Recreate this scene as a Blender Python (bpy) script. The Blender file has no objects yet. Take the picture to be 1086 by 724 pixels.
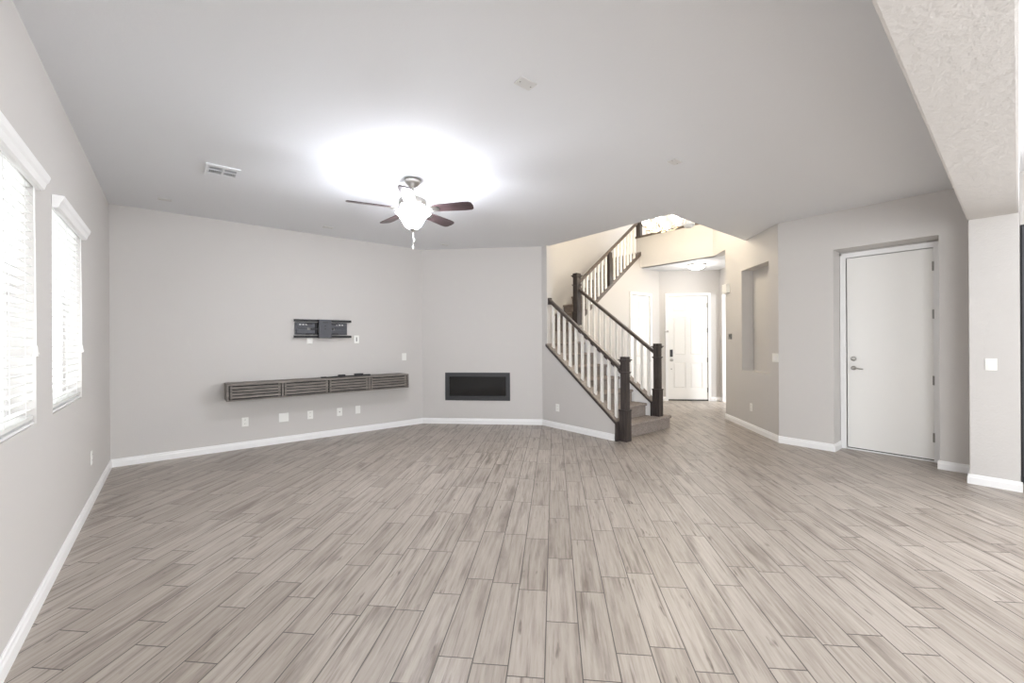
import bpy, bmesh, math, random
from mathutils import Vector, Matrix
random.seed(7)
PI = math.pi
R2 = math.sqrt(2)
SC = bpy.context.scene
COL = SC.collection

# ------------------------------------------------------------------ camera, world, lights, exposure
cam = bpy.data.cameras.new('camera')
cam.sensor_width = 36.0
cam.lens = 36.0 * 438.16 / 1086
cam.clip_start = 0.02
cam_ob = bpy.data.objects.new('camera', cam)
COL.objects.link(cam_ob)
YAW, ROLL = math.radians(39.209), 0.006006
fwd = Vector((math.sin(YAW), math.cos(YAW), 0))
rgt = Vector((math.cos(YAW), -math.sin(YAW), 0))
up = Vector((0, 0, 1))
cx = rgt * math.cos(ROLL) - up * math.sin(ROLL)
cy = rgt * math.sin(ROLL) + up * math.cos(ROLL)
m = Matrix((cx, cy, -fwd)).transposed().to_4x4()
m.translation = Vector((0, 0, 1.33))
cam_ob.matrix_world = m
SC.camera = cam_ob

SC.view_settings.view_transform = 'Standard'
SC.view_settings.look = 'None'
SC.view_settings.gamma = 1.0
SC.view_settings.use_curve_mapping = False
SC.view_settings.exposure = 1.92
try:
    SC.cycles.max_bounces = 10
    SC.cycles.diffuse_bounces = 6
    SC.cycles.transparent_max_bounces = 16
    SC.cycles.sample_clamp_indirect = 6.0
    SC.cycles.caustics_reflective = False
    SC.cycles.caustics_refractive = False
except Exception:
    pass

world = bpy.data.worlds.new('daylight')
SC.world = world
world.use_nodes = True
bg = world.node_tree.nodes['Background']
bg.inputs['Color'].default_value = (0.93, 0.96, 1.0, 1)
bg.inputs['Strength'].default_value = 0.55


def light(name, kind, loc, power, color=(1, 1, 1), size=0.1, size_y=None, target=None, spread=None):
    d = bpy.data.lights.new(name, kind)
    d.energy = power
    d.color = color
    if kind == 'AREA':
        d.size = size
        if size_y:
            d.shape = 'RECTANGLE'
            d.size_y = size_y
        if spread:
            d.spread = spread
    else:
        d.shadow_soft_size = size
    o = bpy.data.objects.new(name, d)
    COL.objects.link(o)
    o.location = loc
    if target is not None:
        v = Vector(target) - Vector(loc)
        o.rotation_euler = v.to_track_quat('-Z', 'Y').to_euler()
    return o


# added fill lights behind the camera, shining in through openings made for them
light('fill_rear', 'AREA', (0.9, -4.62, 1.5), 40, (0.94, 0.97, 1.0), 3.0, 1.8, (1.4, 2.0, 1.4))
light('fill_kitchen', 'AREA', (7.65, -2.6, 1.9), 165, (0.95, 0.975, 1.0), 2.4, 1.4, (-0.5, 2.2, 1.5))
light('fill_left_rear', 'AREA', (-0.95, -2.1, 1.35), 36, (0.94, 0.97, 1.0), 1.7, 2.0, (6.0, 1.8, 1.2))
# daylight and light thrown up from the bright ground outside the left windows
for yy in (2.667, 3.983):
    light('daylight_window', 'AREA', (-1.3, yy, 1.1), 8.5, (0.94, 0.97, 1.0), 1.3, 1.0, (0.2, yy, 1.9))
# daylight in the side room off the entry and in the hall upstairs
light('daylight_side_room', 'AREA', (10.3, 2.6, 1.7), 24, (1, 1, 1), 1.2, 1.6, (8.9, 3.7, 1.2))
light('daylight_upstairs', 'AREA', (9.3, 4.2, 5.4), 23, (1.0, 0.96, 0.91), 2.0, 2.0, (9.3, 4.2, 3.0))


# ------------------------------------------------------------------ materials
def lin(c):
    return tuple(((v / 255) / 12.92 if v / 255 <= 0.04045 else ((v / 255 + 0.055) / 1.055) ** 2.4) for v in c)


class NT:
    def __init__(self, name):
        self.m = bpy.data.materials.new(name)
        self.m.use_nodes = True
        self.t = self.m.node_tree
        self.b = self.t.nodes['Principled BSDF']

    def n(self, kind, **kw):
        nd = self.t.nodes.new(kind)
        for k, v in kw.items():
            setattr(nd, k, v)
        return nd

    def l(self, a, b):
        self.t.links.new(a, b)

    def put(self, sock, v):
        if isinstance(v, bpy.types.NodeSocket):
            self.l(v, sock)
        else:
            sock.default_value = v

    def math(self, op, a, b=0.0, c=None):
        nd = self.n('ShaderNodeMath', operation=op)
        self.put(nd.inputs[0], a)
        self.put(nd.inputs[1], b)
        if c is not None:
            self.put(nd.inputs[2], c)
        return nd.outputs[0]

    def mix(self, f, a, b, blend='MIX'):
        nd = self.n('ShaderNodeMix', data_type='RGBA', blend_type=blend)
        self.put(nd.inputs[0], f)
        self.put(nd.inputs[6], a)
        self.put(nd.inputs[7], b)
        return nd.outputs[2]

    def vec(self, x, y, z):
        nd = self.n('ShaderNodeCombineXYZ')
        self.put(nd.inputs[0], x)
        self.put(nd.inputs[1], y)
        self.put(nd.inputs[2], z)
        return nd.outputs[0]

    def noise(self, vec, scale, detail=4, rough=0.55):
        nd = self.n('ShaderNodeTexNoise')
        if vec is not None:
            self.l(vec, nd.inputs['Vector'])
        nd.inputs['Scale'].default_value = scale
        nd.inputs['Detail'].default_value = detail
        nd.inputs['Roughness'].default_value = rough
        return nd.outputs['Fac']

    def ramp(self, f, stops):
        nd = self.n('ShaderNodeValToRGB')
        while len(nd.color_ramp.elements) < len(stops):
            nd.color_ramp.elements.new(0.5)
        for e, (p, c) in zip(nd.color_ramp.elements, stops):
            e.position = p
            e.color = (*c, 1) if len(c) == 3 else c
        self.l(f, nd.inputs[0])
        return nd.outputs[0]

    def coord(self):
        return self.n('ShaderNodeTexCoord').outputs['Object']

    def bump(self, h, strength=0.2, dist=0.01):
        nd = self.n('ShaderNodeBump')
        nd.inputs['Strength'].default_value = strength
        nd.inputs['Distance'].default_value = dist
        self.l(h, nd.inputs['Height'])
        self.l(nd.outputs[0], self.b.inputs['Normal'])


def plain(name, c, rough=0.5, metal=0.0, spec=0.5, noise=0.0, nscale=30, bump=0.0, emit=None, estr=0.0, trans=0.0, alpha=None):
    k = NT(name)
    col = (*lin(c), 1)
    co = None
    if noise or bump:
        co = k.coord()
        f = k.noise(co, nscale)
        if noise:
            dark = (*[v * (1 - noise) for v in col[:3]], 1)
            k.l(k.mix(f, dark, col), k.b.inputs['Base Color'])
        if bump:
            k.bump(f, bump, 0.004)
    if not noise:
        k.b.inputs['Base Color'].default_value = col
    k.b.inputs['Roughness'].default_value = rough
    k.b.inputs['Metallic'].default_value = metal
    k.b.inputs['Specular IOR Level'].default_value = spec
    if emit:
        k.b.inputs['Emission Color'].default_value = (*emit, 1)
        k.b.inputs['Emission Strength'].default_value = estr
    if trans:
        k.b.inputs['Transmission Weight'].default_value = trans
    return k.m


def wood(name, c_dark, c_light, axis='X', scale=1.0, rough=0.4, stretch=14):
    k = NT(name)
    sep = k.n('ShaderNodeSeparateXYZ')
    k.l(k.coord(), sep.inputs[0])
    o = {a: sep.outputs[i] for i, a in enumerate('XYZ')}
    v = k.vec(*[k.math('MULTIPLY', o[a], (1.5 if a == axis else stretch) * scale) for a in 'XYZ'])
    f = k.noise(v, 3.0, 6, 0.65)
    k.l(k.ramp(f, [(0.3, lin(c_dark)), (0.72, lin(c_light))]), k.b.inputs['Base Color'])
    k.b.inputs['Roughness'].default_value = rough
    k.bump(f, 0.12, 0.003)
    return k.m


def paint(name, c, tex=0.10, trowel=0.0):
    k = NT(name)
    k.b.inputs['Base Color'].default_value = (*lin(c), 1)
    k.b.inputs['Roughness'].default_value = 0.62
    k.b.inputs['Specular IOR Level'].default_value = 0.3
    co = k.coord()
    f = k.noise(co, 55, 3)
    if trowel:
        g = k.noise(co, 7, 5, 0.6)
        g2 = k.math('MULTIPLY', k.math('ABSOLUTE', k.math('SUBTRACT', g, 0.5)), trowel)
        f = k.math('SUBTRACT', f, g2)
    k.bump(f, tex, 0.006)
    return k.m


M = {}
M['wall'] = paint('greige_wall_paint', (203, 200, 197), 0.10)
M['pier'] = paint('greige_trowelled_paint', (203, 200, 197), 0.26, 5.0)
M['ceil'] = paint('ceiling_paint', (226, 228, 231), 0.08)
M['trim'] = plain('white_trim_paint', (240, 240, 240), 0.35)
M['white'] = plain('white_plastic', (238, 238, 234), 0.35)
M['slat'] = plain('white_blind_slat', (230, 230, 227), 0.45)
M['door'] = plain('white_door_paint', (238, 237, 234), 0.4, bump=0.04, nscale=60)
M['blackmetal'] = plain('black_steel', (38, 38, 40), 0.45, 0.4)
M['greymetal'] = plain('dark_grey_steel', (74, 75, 80), 0.45, 0.35, noise=0.2, nscale=20)
M['nickel'] = plain('brushed_nickel', (190, 188, 184), 0.28, 1.0)
M['hinge'] = plain('satin_nickel_hinge', (150, 148, 144), 0.4, 0.9)
M['dark'] = plain('dark_void', (16, 16, 17), 0.7)
M['cover'] = plain('grey_white_cover', (216, 216, 215), 0.5)
M['cover_dark'] = plain('mid_grey_plastic', (128, 126, 122), 0.45)
M['slot'] = plain('socket_slot', (70, 70, 68), 0.6)
M['glassblack'] = plain('black_glass', (10, 10, 11), 0.12)
M['frame_grey'] = plain('charcoal_fireplace_frame', (62, 63, 65), 0.45, 0.3)
M['ember'] = plain('dark_firebed', (30, 29, 29), 0.8, noise=0.6, nscale=60, bump=0.5)
M['newel'] = wood('espresso_wood', (38, 33, 32), (82, 74, 71), 'Z', 1.0, 0.35)
M['rail'] = wood('espresso_rail_wood', (52, 45, 42), (96, 86, 80), 'Y', 1.0, 0.35)
M['railx'] = wood('espresso_rail_wood_across', (62, 54, 49), (112, 100, 91), 'X', 1.0, 0.35)
M['cap'] = wood('brown_cap_wood', (104, 94, 86), (160, 148, 137), 'Y', 1.0, 0.4)
M['console'] = wood('weathered_grey_wood', (82, 77, 72), (140, 132, 125), 'X', 1.2, 0.5)
M['console_dark'] = wood('weathered_grey_wood_edge', (70, 66, 63), (112, 106, 101), 'X', 1.2, 0.5)
M['blade'] = wood('dark_walnut_blade', (52, 40, 42), (84, 66, 67), 'X', 1.0, 0.35)
M['balus'] = plain('white_baluster_paint', (240, 238, 233), 0.4)
M['carpet'] = None
k = NT('taupe_carpet')
co = k.coord()
f1 = k.noise(co, 110, 4, 0.75)
f2 = k.noise(co, 14, 4, 0.6)
k.l(k.mix(k.math('MULTIPLY', f2, 0.6), k.ramp(f1, [(0.32, lin((104, 96, 91))), (0.68, lin((205, 194, 185)))]), (*lin((128, 119, 114)), 1)), k.b.inputs['Base Color'])
k.b.inputs['Roughness'].default_value = 0.95
k.b.inputs['Specular IOR Level'].default_value = 0.1
k.bump(f1, 0.7, 0.01)
M['carpet'] = k.m
M['bowl'] = plain('frosted_lamp_glass', (250, 250, 252), 0.3, emit=(0.95, 0.96, 1.0), estr=26.0)
M['shade'] = plain('warm_lamp_glass', (255, 250, 240), 0.3, emit=(1.0, 0.93, 0.80), estr=4.0)
M['dome'] = plain('flush_lamp_glass', (250, 250, 248), 0.3, emit=(1.0, 0.98, 0.95), estr=3.0)
M['bronze'] = plain('pale_bronze', (200, 186, 164), 0.4, 0.6)
M['chain'] = plain('white_pull_chain', (225, 225, 222), 0.3, 0.3)

k = NT('window_glass')
for nd in list(k.t.nodes):
    if nd.type != 'OUTPUT_MATERIAL':
        k.t.nodes.remove(nd)
out = [nd for nd in k.t.nodes if nd.type == 'OUTPUT_MATERIAL'][0]
gl = k.n('ShaderNodeBsdfGlossy')
gl.inputs['Roughness'].default_value = 0.02
tr = k.n('ShaderNodeBsdfTransparent')
mx = k.n('ShaderNodeMixShader')
mx.inputs[0].default_value = 0.06
k.l(tr.outputs[0], mx.inputs[1])
k.l(gl.outputs[0], mx.inputs[2])
k.l(mx.outputs[0], out.inputs[0])
M['glass'] = k.m

# wood-look plank tile floor, planks run along the house diagonal
k = NT('wood_plank_tile')
sep = k.n('ShaderNodeSeparateXYZ')
k.l(k.coord(), sep.inputs[0])
X, Y = sep.outputs[0], sep.outputs[1]
u = k.math('DIVIDE', k.math('ADD', X, Y), R2)
w = k.math('DIVIDE', k.math('SUBTRACT', X, Y), R2)
PW, PL = 0.1503, 0.576
rw = k.math('DIVIDE', k.math('ADD', w, 0.0446), PW)
row = k.math('FLOOR', rw)
fr = k.math('FRACT', rw)
wn = k.n('ShaderNodeTexWhiteNoise', noise_dimensions='1D')
k.l(row, wn.inputs['W'])
uo = k.math('DIVIDE', k.math('ADD', u, k.math('MULTIPLY', wn.outputs['Value'], PL)), PL)
cl = k.math('FLOOR', uo)
fu = k.math('FRACT', uo)
wn2 = k.n('ShaderNodeTexWhiteNoise', noise_dimensions='2D')
k.l(k.vec(row, cl, 0.0), wn2.inputs['Vector'])
pid = wn2.outputs['Value']
sepc = k.n('ShaderNodeSeparateColor')
k.l(wn2.outputs['Color'], sepc.inputs[0])
pid2 = sepc.outputs[1]
ew = k.math('MULTIPLY', k.math('MINIMUM', fr, k.math('SUBTRACT', 1.0, fr)), PW)
eu = k.math('MULTIPLY', k.math('MINIMUM', fu, k.math('SUBTRACT', 1.0, fu)), PL)
edge = k.math('MINIMUM', ew, eu)
grout = k.math('LESS_THAN', edge, 0.0025)
gv = k.vec(k.math('ADD', k.math('MULTIPLY', u, 2.2), k.math('MULTIPLY', pid, 31.0)), k.math('MULTIPLY', w, 34.0), k.math('MULTIPLY', pid2, 17.0))
grain = k.noise(gv, 1.6, 6, 0.62)
sv = k.vec(k.math('ADD', k.math('MULTIPLY', u, 1.35), k.math('MULTIPLY', pid2, 23.0)), k.math('MULTIPLY', w, 11.0), k.math('MULTIPLY', pid, 41.0))
streak = k.noise(sv, 1.15, 5, 0.6)
kv = k.vec(k.math('ADD', k.math('MULTIPLY', u, 5.0), k.math('MULTIPLY', pid2, 11.0)), k.math('MULTIPLY', w, 26.0), pid)
knot = k.noise(kv, 1.0, 3, 0.5)
base = k.ramp(grain, [(0.25, lin((146, 136, 127))), (0.5, lin((170, 161, 152))), (0.75, lin((184, 176, 167)))])
tint = k.ramp(pid, [(0.0, (0.86, 0.85, 0.84)), (0.5, (0.96, 0.955, 0.95)), (1.0, (1.02, 1.02, 1.02))])
c1 = k.mix(1.0, base, tint, 'MULTIPLY')
c2 = k.mix(k.ramp(streak, [(0.52, (0, 0, 0)), (0.72, (0.85, 0.85, 0.85))]), c1, (*lin((112, 101, 93)), 1))
lv = k.vec(k.math('ADD', k.math('MULTIPLY', u, 1.5), k.math('MULTIPLY', pid, 57.0)), k.math('MULTIPLY', w, 42.0), k.math('MULTIPLY', pid2, 29.0))
line = k.noise(lv, 1.0, 4, 0.6)
c2 = k.mix(k.ramp(line, [(0.58, (0, 0, 0)), (0.70, (0.8, 0.8, 0.8))]), c2, (*lin((104, 93, 85)), 1))
c3 = k.mix(k.ramp(knot, [(0.66, (0, 0, 0)), (0.76, (0.85, 0.85, 0.85))]), c2, (*lin((84, 74, 67)), 1))
c4 = k.mix(grout, c3, (*lin((88, 82, 78)), 1))
k.l(c4, k.b.inputs['Base Color'])
k.b.inputs['Roughness'].default_value = 0.38
k.b.inputs['Specular IOR Level'].default_value = 0.45
hgt = k.math('ADD', k.math('MULTIPLY', k.math('MINIMUM', edge, 0.003), 330.0), k.math('MULTIPLY', grain, 0.12))
k.bump(hgt, 0.25, 0.002)
M['floor'] = k.m


# ------------------------------------------------------------------ mesh helpers
class MB:
    """collects shapes, links them as one mesh object"""
    def __init__(self):
        self.bm = bmesh.new()
        self.T = Matrix.Identity(4)

    def _add(self, verts, faces):
        vs = [self.bm.verts.new(self.T @ Vector(v)) for v in verts]
        for f in faces:
            try:
                self.bm.faces.new([vs[i] for i in f])
            except ValueError:
                pass
        return vs

    def box(self, x0, x1, y0, y1, z0, z1):
        self._add([(x0, y0, z0), (x1, y0, z0), (x1, y1, z0), (x0, y1, z0), (x0, y0, z1), (x1, y0, z1), (x1, y1, z1), (x0, y1, z1)],
                  [(0, 3, 2, 1), (4, 5, 6, 7), (0, 1, 5, 4), (1, 2, 6, 5), (2, 3, 7, 6), (3, 0, 4, 7)])
        return self

    def prism(self, poly, a, b, axis='Z'):
        """polygon extruded along an axis. Z: (x,y); X: (y,z); Y: (x,z)"""
        def P(p, t):
            return {'Z': (p[0], p[1], t), 'X': (t, p[0], p[1]), 'Y': (p[0], t, p[1])}[axis]
        n = len(poly)
        vs = [P(p, a) for p in poly] + [P(p, b) for p in poly]
        fs = [tuple(range(n - 1, -1, -1)), tuple(range(n, 2 * n))]
        fs += [(i, (i + 1) % n, n + (i + 1) % n, n + i) for i in range(n)]
        self._add(vs, fs)
        return self

    def lathe(self, prof, c=(0, 0, 0), seg=24, axis='Z'):
        """profile of (r, h) around an axis through c"""
        rings = []
        for r, h in prof:
            ring = []
            for i in range(seg):
                a = 2 * PI * i / seg
                p = (r * math.cos(a), r * math.sin(a), h)
                if axis == 'X':
                    p = (h, r * math.cos(a), r * math.sin(a))
                elif axis == 'Y':
                    p = (r * math.sin(a), h, r * math.cos(a))
                ring.append(self.bm.verts.new(self.T @ (Vector(p) + Vector(c))))
            rings.append(ring)
        for a, b in zip(rings, rings[1:]):
            for i in range(seg):
                self.bm.faces.new((a[i], a[(i + 1) % seg], b[(i + 1) % seg], b[i]))
        for ring, rev in ((rings[0], True), (rings[-1], False)):
            self.bm.faces.new(ring[::-1] if rev else ring)
        return self

    def tube(self, pts, r, seg=8):
        pts = [Vector(p) for p in pts]
        rings = []
        for i, p in enumerate(pts):
            d = (pts[min(i + 1, len(pts) - 1)] - pts[max(i - 1, 0)]).normalized()
            ref = Vector((0, 0, 1)) if abs(d.z) < 0.9 else Vector((1, 0, 0))
            a = d.cross(ref).normalized()
            b = d.cross(a).normalized()
            rings.append([self.bm.verts.new(self.T @ (p + (a * math.cos(2 * PI * j / seg) + b * math.sin(2 * PI * j / seg)) * r)) for j in range(seg)])
        for a, b in zip(rings, rings[1:]):
            for i in range(seg):
                self.bm.faces.new((a[i], a[(i + 1) % seg], b[(i + 1) % seg], b[i]))
        self.bm.faces.new(rings[0][::-1])
        self.bm.faces.new(rings[-1])
        return self

    def sweep(self, prof, p0, p1, side):
        """constant cross-section prof [(s, z)] from p0 to p1; s along the horizontal vector side, z stays vertical"""
        p0, p1, side = Vector(p0), Vector(p1), Vector(side)
        n = len(prof)
        vs = [p0 + side * s + Vector((0, 0, z)) for s, z in prof] + [p1 + side * s + Vector((0, 0, z)) for s, z in prof]
        fs = [tuple(range(n - 1, -1, -1)), tuple(range(n, 2 * n))] + [(i, (i + 1) % n, n + (i + 1) % n, n + i) for i in range(n)]
        self._add(vs, fs)
        return self

    def build(self, name, mat, parent=None, smooth=False, bevel=0.0):
        bmesh.ops.recalc_face_normals(self.bm, faces=self.bm.faces)
        if bevel:
            es = [e for e in self.bm.edges if len(e.link_faces) == 2 and e.calc_face_angle(0) > 0.6]
            bmesh.ops.bevel(self.bm, geom=es, offset=bevel, segments=2, affect='EDGES', profile=0.7)
        me = bpy.data.meshes.new(name)
        self.bm.to_mesh(me)
        self.bm.free()
        me.materials.append(mat)
        if smooth:
            for p in me.polygons:
                p.use_smooth = True
            try:
                me.set_sharp_from_angle(angle=0.7)
            except Exception:
                pass
        o = bpy.data.objects.new(name, me)
        COL.objects.link(o)
        if parent:
            o.parent = parent
        return o


def tag(o, label=None, cat=None, group=None, kind=None):
    if label:
        o['label'] = label
    if cat:
        o['category'] = cat
    if group:
        o['group'] = group
    if kind:
        o['kind'] = kind
    return o


def empty(name, loc, rz=0.0, label=None, cat=None, group=None, kind=None):
    o = bpy.data.objects.new(name, None)
    COL.objects.link(o)
    o.empty_display_size = 0.1
    o.location = loc
    o.rotation_euler = (0, 0, rz)
    return tag(o, label, cat, group, kind)


def copy_tree(o, parent=None):
    c = o.copy()
    COL.objects.link(c)
    if parent:
        c.parent = parent
    for ch in list(o.children):
        copy_tree(ch, c)
    return c


def struct(o, label=None):
    o['kind'] = 'structure'
    if label:
        o['label'] = label
    return o


def frame2d(p0, p1, inward):
    """matrix: local x along p0->p1, local y = into the room, z up"""
    a = Vector((p1[0] - p0[0], p1[1] - p0[1], 0)).normalized()
    b = Vector((inward[0], inward[1], 0)).normalized()
    t = Matrix((a, b, Vector((0, 0, 1)))).transposed().to_4x4()
    t.translation = Vector((p0[0], p0[1], 0))
    return t


def wall(name, p0, p1, inward, t, z0, z1, holes=(), mat=None):
    """front face on p0-p1; thickness t away from the room; holes = (s0, s1, z0, z1)"""
    L = math.hypot(p1[0] - p0[0], p1[1] - p0[1])
    b = MB()
    b.T = frame2d(p0, p1, inward)
    xs = sorted({0, L, *[h[0] for h in holes], *[h[1] for h in holes]})
    for a, c in zip(xs, xs[1:]):
        zz = [(z0, z1)]
        for h in holes:
            if h[0] <= a + 1e-6 and h[1] >= c - 1e-6:
                nz = []
                for (q0, q1) in zz:
                    if h[2] > q0:
                        nz.append((q0, min(q1, h[2])))
                    if h[3] < q1:
                        nz.append((max(q0, h[3]), q1))
                zz = nz
        for q0, q1 in zz:
            if q1 - q0 > 1e-5:
                b.box(a, c, -t, 0, q0, q1)
    bmesh.ops.remove_doubles(b.bm, verts=b.bm.verts, dist=1e-5)
    return struct(b.build(name, mat or M['wall']))


BB = [(0, 0), (0.016, 0), (0.016, 0.058), (0.011, 0.068), (0.010, 0.082), (0.005, 0.088), (0, 0.088)]


def baseboard(name, runs):
    b = MB()
    for p0, p1, inward in runs:
        s = Vector((inward[0], inward[1], 0)).normalized()
        b.sweep(BB, (*p0, 0), (*p1, 0), s)
    return struct(b.build(name, M['trim']))


# ------------------------------------------------------------------ the room shell
CH = 2.84
struct(MB().box(-0.7, 12, -4.6, 6.4, -0.12, 0).build('floor', M['floor']))
b = MB()
b.prism([(-0.7, -4.6), (7.3, -4.6), (7.3, 1.9), (6.06, 1.96), (6.72, 2.62), (4.60, 2.62), (4.60, 4.70), (4.56, 4.78), (3.16, 6.24), (-0.7, 6.24)], CH, CH + 0.33)
struct(b.build('ceiling', M['ceil']))

wall('wall_left', (-0.545, -4.5), (-0.545, 6.33), (1, 0), 0.15, 0, CH + 0.02,
     [(4.5 - 3.0, 4.5 - 1.2, 0.02, 2.2), (4.5 + 2.19, 4.5 + 3.145, 0.93, 2.16), (4.5 + 3.505, 4.5 + 4.46, 0.93, 2.16)])
wall('wall_back', (-0.545, 6.18), (3.145, 6.18), (0, -1), 0.15, 0, CH + 0.02)
FPS = 3.79 - 3.145
FPC = FPS * R2
wall('wall_fireplace', (3.145, 6.18), (4.53, 4.795), (-1, -1), 0.14, 0, CH + 0.02, [(FPC - 0.50, FPC + 0.50, 0.42, 0.79)])
struct(MB().box(4.53, 4.63, 4.683, 5.84, 0, 5.6).box(4.53, 4.63, 2.62, 4.683, CH + .33, 5.6).build('wall_stair', M['wall']))


def zl(y):          # top edge of the near knee wall
    return 0.268 + 0.780 * (y - 3.392)


def zr(y):          # top edge of the far knee wall
    return 0.305 + 0.775 * (y - 3.392)


struct(MB().prism([(3.385, 0), (4.683, 0), (4.683, zl(4.683)), (3.385, zl(3.385))], 4.53, 4.645, 'X').build('wall_knee', M['wall']))
struct(MB().prism([(3.535, 0.19), (5.04, 0.19), (5.04, zr(5.04)), (3.535, zr(3.535))], 5.60, 5.70, 'X').build('wall_knee_far', M['trim']))
wall('wall_stairwell', (4.53, 5.84), (10.6, 5.84), (0, -1), 0.15, 0, 5.6)
# wall under the upper flight, with the closet door
YW = 5.04


def zs(x):          # underside of the upper flight's stringer
    return 1.852 + 0.747 * (x - 5.918)


CD0, CD1, CDZ = 7.285, 7.965, 2.29
b = MB()
b.prism([(5.70, 0), (CD0, 0), (CD0, zs(CD0)), (5.70, zs(5.70))], YW, YW + 0.1, 'Y')
b.prism([(CD0, CDZ), (CD1, CDZ), (CD1, 2.87), (7.62, 2.87), (7.62, zs(7.62)), (CD0, zs(CD0))], YW, YW + 0.1, 'Y')
b.prism([(CD1, 0), (8.40, 0), (8.40, 2.87), (CD1, 2.87)], YW, YW + 0.1, 'Y')
struct(b.build('wall_closet', M['wall']))
# entry wall with the front door
FD0, FD1, FDZ = 0.178, 1.036, 2.315
wall('wall_entry', (8.34, 5.04), (9.25, 4.13), (-1, -1), 0.15, 0, 2.88, [(FD0, FD1, 0, FDZ)])
wall('wall_entry_right', (9.25, 4.13), (8.2, 3.08), (-1, 1), 0.12, 0, 2.88, [(0.115, 0.95, 0, 2.34)])
wall('wall_entry_near', (8.25, 3.08), (7.36, 3.08), (0, 1), 0.1, 0, 2.88)
# the far side room seen through the opening
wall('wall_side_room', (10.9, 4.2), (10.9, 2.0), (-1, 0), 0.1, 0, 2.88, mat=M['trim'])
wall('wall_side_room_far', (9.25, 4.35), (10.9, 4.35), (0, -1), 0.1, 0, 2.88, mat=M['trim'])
# niche wall (45 degrees), two storeys
NL = (7.24 - 6.06) * R2
nz0, nz1 = 0.862, 2.40
ns0, ns1 = (6.237 - 6.06) * R2, (6.81 - 6.06) * R2
b_niche = wall('wall_niche', (6.06, 1.96), (7.24, 3.14), (-1, 1), 0.17, 0, CH, [(ns0, ns1, nz0, nz1)])
wall('wall_niche_back', (6.06 + 0.12, 1.96 - 0.12), (7.24 + 0.12, 3.14 - 0.12), (-1, 1), 0.06, 0, CH)
wall('wall_niche_upper', (6.71, 2.61), (7.24, 3.14), (-1, 1), 0.17, CH, 5.6)
wall('wall_niche_header', (7.24, 3.14), (7.63, 3.53), (-1, 1), 0.17, 2.865, 5.6)
wall('wall_void_near', (4.53, 2.62), (6.75, 2.62), (0, 1), 0.1, CH + 0.33, 5.6)
# balcony front, upper floor and hall
wall('wall_balcony', (7.62, 5.14), (7.62, 3.50), (-1, 0), 0.12, 2.87, 3.50)
struct(MB().prism([(7.66, 2.9), (10.6, 2.9), (10.6, 5.84), (7.66, 5.84)], 2.87, 3.19).build('ceiling_entry', M['ceil']))
wall('wall_upper_hall', (10.5, 5.84), (10.5, 2.9), (-1, 0), 0.1, 3.19, 5.6)
wall('wall_upper_hall_near', (7.6, 2.9), (10.5, 2.9), (0, 1), 0.1, 3.19, 5.6)
struct(MB().box(4.5, 10.6, 2.4, 6.0, 5.6, 5.7).build('ceiling_upper', M['ceil']))
# right wall with the recessed door
RD0, RD1, RDZ = 0.512, 1.388, 2.395
wall('wall_right', (6.06, 1.965), (6.06, 0.27), (-1, 0), 0.30, 0, CH, [(1.965 - RD1, 1.965 - RD0, 0, RDZ)])
LD0, LD1, LDZ = 0.568, 1.334, 2.325
wall('wall_right_recess', (6.361, 1.70), (6.361, 0.20), (-1, 0), 0.12, 0, CH, [(1.70 - LD1, 1.70 - LD0, 0, LDZ)])
struct(MB().box(5.67, 6.36, -0.008, 0.288, 0, 2.425).build('wall_pier', M['pier'], bevel=0.008))
struct(MB().box(-0.545, 6.36, -0.008, 0.297, 2.42, CH + .01).build('beam', M['pier'], bevel=0.012))
# kitchen side behind the camera, wall openings added for the fill lights
wall('wall_kitchen', (7.2, 0.0), (7.2, -4.5), (-1, 0), 0.1, 0, CH, [(1.5, 3.7, 0.95, 2.3)])
wall('wall_rear', (7.2, -4.4), (-0.545, -4.4), (0, 1), 0.12, 0, CH,
     [(0.9, 3.1, 0.95, 2.25), (3.4, 7.7 - 0.0, 0.02, 2.4)])

# baseboards
baseboard('baseboard_left', [((-0.545, -4.4), (-0.545, 6.18), (1, 0))])
baseboard('baseboard_back', [((-0.545, 6.18), (3.145, 6.18), (0, -1))])
baseboard('baseboard_fireplace', [((3.145, 6.18), (4.53, 4.795), (-1, -1))])
baseboard('baseboard_stair', [((4.53, 4.80), (4.53, 3.40), (-1, 0))])
baseboard('baseboard_niche', [((6.055, 1.955), (7.245, 3.145), (-1, 1))])
baseboard('baseboard_right', [((6.06, 1.967), (6.06, 1.380), (-1, 0)), ((6.0455, 1.388), (6.335, 1.388), (0, -1)), ((6.06, 0.528), (6.06, 0.29), (-1, 0))])
baseboard('baseboard_pier', [((5.67, 0.300), (5.67, -0.02), (-1, 0)), ((5.6555, 0.288), (6.06, 0.288), (0, 1))])
baseboard('baseboard_entry', [((8.02, 5.04), (8.34, 5.04), (0, -1)), ((8.34, 5.04), (8.43, 4.95), (-1, -1)), ((9.115, 4.265), (9.25, 4.13), (-1, -1)), ((9.25, 4.13), (9.18, 4.06), (-1, 1))])


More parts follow.
